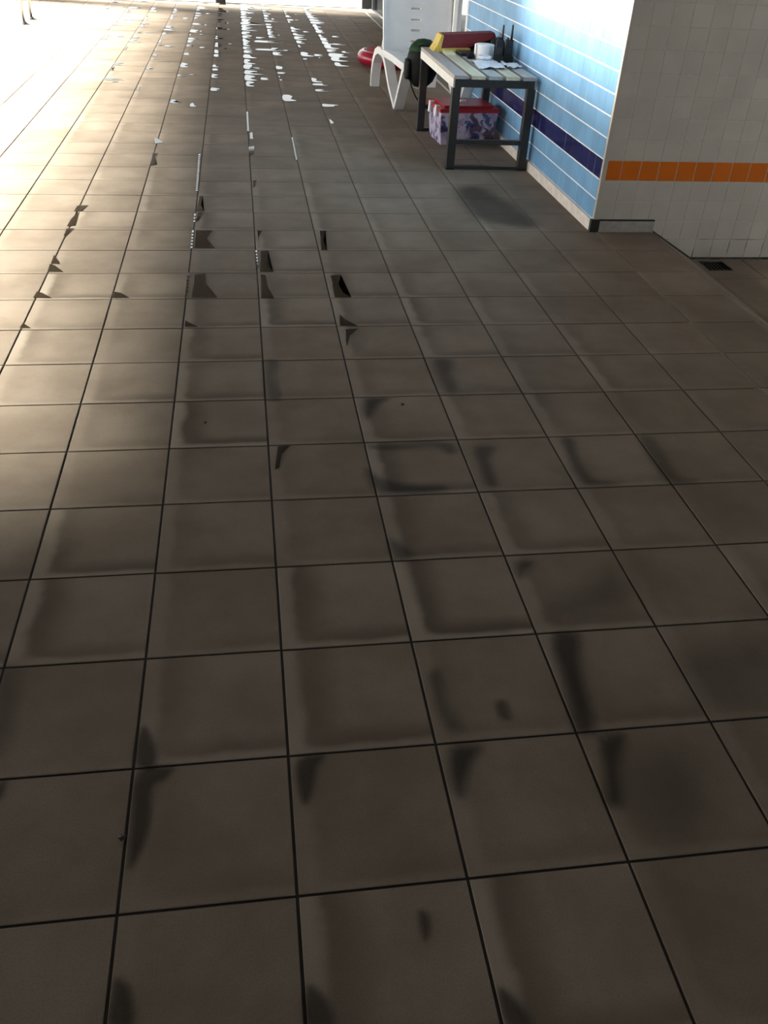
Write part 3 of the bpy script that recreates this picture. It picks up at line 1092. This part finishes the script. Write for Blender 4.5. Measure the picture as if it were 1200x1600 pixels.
tg.lathe([(0.030, 0.0005), (0.048, 0.0005), (0.050, 0.003), (0.050, 0.019), (0.047, 0.021), (0.030, 0.021), (0.028, 0.018), (0.028, 0.003), (0.030, 0.0005)], 28)
tag(tg.build('tape_roll', M_SHEET, None, True, loc=(1.755, 6.875, TZ + .017)), 'clear tape ring lying in front of the paper roll', 'tape')

# red and yellow foam float
ff = empty('foam_float', (1.53, 7.38, TZ))
tag(ff, 'maroon and yellow foam float lying across the back of the table', 'float')
mb = MB()
mb.prism([(-0.015, 0.024), (0.19, 0.032), (0.36, 0.092), (0.415, 0.104), (0.40, 0.134), (0.0, 0.110)], 'y', -0.085, 0.085)
for v in mb.bm.verts:
    if v.co.z > 0.103:
        v.co.y += 0.035 if v.co.y < 0 else 0.0
mb.bevel(0.006, 2).build('top_block', M_MAROON, ff)
mb = MB()
mb.prism([(-0.075, 0.0005), (0.21, 0.0005), (0.21, 0.026), (0.19, 0.031), (-0.016, 0.023), (-0.001, 0.110), (-0.018, 0.110), (-0.045, 0.045)], 'y', -0.095, 0.085)
mb.bevel(0.005, 2).build('base_block', M_YELLOW, ff)
MB().prism([(0.211, 0.0005), (0.40, 0.0005), (0.41, 0.100), (0.36, 0.090), (0.211, 0.038)], 'y', -0.03, 0.08).bevel(0.004, 1).build('underside', M_BAG, ff)

# ------------------------------------------------------------------ storage box under the table
bx = empty('storage_box', (1.695, 7.16, 0), math.radians(4))
tag(bx, 'lilac patterned plastic storage box with red lid under the table', 'storage box')


def tapered(w0, d0, w1, d1, z0, z1):
    mb = MB()
    v = []
    for w_, d_, z in ((w0, d0, z0), (w1, d1, z1)):
        for sx, sy in ((-1, -1), (1, -1), (1, 1), (-1, 1)):
            v.append(mb.bm.verts.new((sx * w_ / 2, sy * d_ / 2, z)))
    mb.bm.faces.new(v[3::-1])
    mb.bm.faces.new(v[4:])
    for i in range(4):
        j = (i + 1) % 4
        mb.bm.faces.new((v[i], v[j], v[4 + j], v[4 + i]))
    return mb


tapered(0.41, 0.34, 0.45, 0.38, 0.002, 0.235).bevel(0.02, 3).build('body', M_PRINT, bx)
lid = MB().box((-0.235, -0.20, 0.2355), (0.235, 0.20, 0.262)).bevel(0.008, 2).build('lid', M_LID, bx)
MB().box((-0.19, -0.155, 0.2622), (0.19, 0.155, 0.278)).bevel(0.007, 2).build('lid_panel', M_LID, lid)
for sy in (-0.09, 0.09):
    MB().prism([(-0.249, 0.19), (-0.236, 0.19), (-0.2355, 0.262), (-0.215, 0.2625), (-0.215, 0.270), (-0.245, 0.270)], 'y', sy - 0.022, sy + 0.022).build('clip', M_WHITE, lid)
MB().prism([(-0.03, 0.2785), (0.03, 0.2785), (0.022, 0.292), (-0.022, 0.292)], 'y', -0.012, 0.012).bevel(0.003, 1).build('lid_grip', M_WHITE, lid)

# ------------------------------------------------------------------ sun lounger
LR = empty('sun_lounger', (1.30, 8.85, 0), math.radians(3.1))
tag(LR, 'white plastic sun lounger with raised slotted back behind the table', 'sun lounger')
# local axes: x across (0 = left side), y along (0 at hinge, negative towards the foot end)
LW = 0.66


def limb(path, x0, x1):
    """band following a (y,z,width) path in the side plane, extruded across x"""
    pts = [Vector((p[0], p[1])) for p in path]
    a, b = [], []
    for i, p in enumerate(pts):
        t = (pts[min(i + 1, len(pts) - 1)] - pts[max(i - 1, 0)]).normalized()
        nn = Vector((-t.y, t.x)) * path[i][2] / 2
        a.append(p + nn)
        b.append(p - nn)
    mb = MB()
    return mb.prism([(q.x, q.y) for q in a + b[::-1]], 'x', x0, x1).bevel(0.005, 1, 0.9)


for s in (0, 1):
    x0, x1 = (0.0, 0.085) if s == 0 else (LW - 0.085, LW)
    limb([(-1.02, 0.372, 0.05), (-0.9, 0.385, 0.055), (-0.4, 0.385, 0.055), (-0.1, 0.375, 0.055), (0.05, 0.365, 0.055)], x0, x1).build('side_rail', M_WHITE, LR)
    limb([(0.56, 0.003, 0.04), (0.54, 0.12, 0.05), (0.48, 0.24, 0.055), (0.38, 0.325, 0.06), (0.25, 0.362, 0.06), (0.10, 0.365, 0.06), (0.0, 0.345, 0.05)], x0, x1).build('rear_leg', M_WHITE, LR)
    limb([(0.02, 0.36, 0.05), (-0.10, 0.29, 0.048), (-0.30, 0.15, 0.044), (-0.57, -0.004 + 0.022, 0.04)], x0, x1).build('leg', M_WHITE, LR)
    limb([(-0.86, 0.375, 0.05), (-0.77, 0.26, 0.044), (-0.66, 0.12, 0.042), (-0.585, 0.018, 0.04)], x0, x1).build('leg', M_WHITE, LR)
    limb([(-0.985, 0.36, 0.05), (-0.99, 0.2, 0.044), (-0.995, 0.003, 0.04)], x0 + (0.125 if s == 0 else -0.125), x1 + (0.07 if s == 0 else -0.18)).build('front_leg', M_WHITE, LR)
us = [0.086, 0.13, 0.30, 0.36, 0.53, 0.574]
ws = [-1.01]
for k in range(10):
    ws += [-0.965 + k * 0.092, -0.965 + k * 0.092 + 0.022]
ws.append(-0.055)
ws = sorted(w_ for w_ in ws if w_ <= -0.05)
seat_holes = lambda i, j: i in (1, 3) and j % 2 == 1 and j < len(ws) - 2
MB().panel(us, ws, seat_holes, lambda u, w_, d: (u, w_, 0.372 + d), 0.026).build('seat', M_WHITE, LR)
# backrest
ba = math.radians(14)
BL = 0.80
us = [0.012, 0.05, 0.27, 0.36, LW - 0.05, LW - 0.012]
ws = [0.0]
z = 0.115
for k in range(7):
    ws += [z, z + 0.016]
    z += 0.088
ws += [BL]
MB().panel(us, ws, lambda i, j: i == 2 and j % 2 == 1, lambda u, w_, d: (u, 0.03 + w_ * math.sin(ba) + d * math.cos(ba), 0.345 + w_ * math.cos(ba) - d * math.sin(ba)), 0.03).bevel(0.004, 1, 1.2).build('backrest', M_WHITE, LR)
for x in (0.012, LW - 0.040):
    MB().panel([x, x + 0.028], [0.0, BL], lambda i, j: False, lambda u, w_, d: (u, 0.03 + w_ * math.sin(ba) + (d - 0.012) * math.cos(ba), 0.345 + w_ * math.cos(ba) - (d - 0.012) * math.sin(ba)), 0.0119).bevel(0.004, 1).build('back_edge', M_WHITE, LR)
MB().tube([(0.05, 0.30, 0.34), (0.05, 0.17, 0.60), (LW - 0.05, 0.17, 0.60), (LW - 0.05, 0.30, 0.34)], 0.011, 8).build('support_bar', M_WHITE, LR)

# ------------------------------------------------------------------ bag on the foot end of the lounger
bg_ = empty('shoulder_bag', (1.445, 7.665, 0.295))
tag(bg_, 'black bag with dark green top hanging at the back corner of the table', 'bag')
mb = MB()
mb.lathe([(0, 0.0), (0.07, 0.005), (0.105, 0.04), (0.128, 0.10), (0.135, 0.17), (0.125, 0.24), (0.10, 0.29), (0.055, 0.32), (0, 0.328)], 30)
for v in mb.bm.verts:
    a = math.atan2(v.co.y, v.co.x)
    k = 1 + 0.05 * math.sin(3 * a + v.co.z * 25) + 0.035 * math.sin(7 * a + 40 * v.co.z)
    v.co.x = v.co.x * k * 0.92 + 0.03 * (v.co.z - 0.15)
    v.co.y *= k * 0.95
mb.build('body', M_BAG, bg_, True)
mb = MB()
mb.lathe([(0.124, 0.262), (0.120, 0.275), (0.105, 0.303), (0.06, 0.336), (0, 0.346)], 26)
for v in mb.bm.verts:
    a = math.atan2(v.co.y, v.co.x)
    v.co.x = v.co.x * (0.95 + 0.04 * math.sin(4 * a)) + 0.005
    v.co.y *= 0.98
mb.build('top_flap', M_GREEN, bg_, True)
mb = MB()
mb.lathe([(0, -0.075), (0.05, -0.07), (0.066, -0.04), (0.066, 0.04), (0.05, 0.07), (0, 0.075)], 20)
for v in mb.bm.verts:
    v.co.x = v.co.x * 0.42
mb.build('side_pocket', M_BAG, bg_, True, loc=(-0.118, -0.02, 0.13))
MB().tube([(-0.06, -0.06, 0.30), (-0.02, -0.12, 0.325), (0.02, -0.16, 0.3165), (0.06, -0.19, 0.3165), (0.10, -0.16, 0.3165), (0.09, -0.11, 0.32), (0.05, -0.05, 0.31)], 0.008, 8).build('carry_strap', M_BAG, bg_, True)
MB().tube([(-0.10, -0.05, 0.06), (-0.085, -0.09, 0.0), (-0.06, -0.12, -0.05), (-0.035, -0.13, -0.085)], 0.006, 6).build('strap', M_BAG, bg_, True)
MB().tube([(-0.10, -0.04, 0.05), (-0.07, -0.08, 0.005), (-0.03, -0.11, 0.0)], 0.003, 6).build('cord', M_PAPER, bg_, True)

# ------------------------------------------------------------------ red swim ring behind the lounger
mb = MB()
R_, r_ = 0.33, 0.075
rings = []
for i in range(40):
    a = 2 * math.pi * i / 40
    rings.append([mb.bm.verts.new(((R_ + r_ * math.cos(b)) * math.cos(a), (R_ + r_ * math.cos(b)) * math.sin(a), r_ * 0.95 + r_ * 0.95 * math.sin(b) + 0.002)) for b in [2 * math.pi * k / 16 for k in range(16)]])
for i in range(40):
    for k in range(16):
        mb.bm.faces.new((rings[i][k], rings[(i + 1) % 40][k], rings[(i + 1) % 40][(k + 1) % 16], rings[i][(k + 1) % 16]))
sr = empty('swim_ring', (1.70, 10.75, 0))
tag(sr, 'glossy red inflatable ring on the floor behind the white lounger', 'swim ring')
mb.build('tube', M_RED, sr, True)
MB().lathe([(0.012, 0), (0.012, 0.012), (0.008, 0.016), (0, 0.016)], 12).build('valve', M_RED, sr, loc=(-0.20, -0.262, 0.146))

# ------------------------------------------------------------------ railing by the glazing, far left
hr = empty('handrail', (-2.67, 13.30, 0))
tag(hr, 'thin steel handrail with two posts on the bright far left deck', 'handrail')
for sy in (-0.25, 0.25):
    MB().tube([(0, sy, 0.012), (0, sy, 0.84)], 0.021, 14).build('post', M_CHROME, hr, True)
    MB().lathe([(0, 0.001), (0.062, 0.001), (0.062, 0.008), (0.040, 0.014), (0.030, 0.03), (0.0215, 0.032)], 24, (0, sy, 0)).build('base_flange', M_CHROME, hr, True)
pts = [(0, -0.25, 0.84)] + [(0, -0.17 - 0.08 * math.cos(a), 0.84 + 0.08 * math.sin(a)) for a in (0.4, 0.8, 1.2, 1.57)]
pts += [(0, 0.17 + 0.08 * math.cos(a), 0.84 + 0.08 * math.sin(a)) for a in (1.57, 1.2, 0.8, 0.4, 0.0)]
MB().tube(pts, 0.021, 14).build('top_rail', M_CHROME, hr, True)

# ------------------------------------------------------------------ bits of grit on the floor
for (px, py), r0, lab in (((629, 633), 0.006, 'tiny dark grit speck at the middle of a near floor tile'),
                          ((321, 661), 0.005, 'tiny dark grit speck on a tile left of the centre'),
                          ((191, 1311), 0.007, 'tiny dark grit speck caught in the left floor joint')):
    g = ground(px, py)
    mb = MB()
    bmesh.ops.create_icosphere(mb.bm, subdivisions=2, radius=r0)
    for v in mb.bm.verts:
        v.co *= 1 + 0.25 * math.sin(v.co.x * 900 + v.co.y * 700)
        v.co.z *= 0.6
    zmin = min(v.co.z for v in mb.bm.verts)
    tag(mb.build('grit_speck', M_DEBRIS, loc=(g.x, g.y, 0.0005 - zmin)), lab, 'grit', 'grit on the floor')
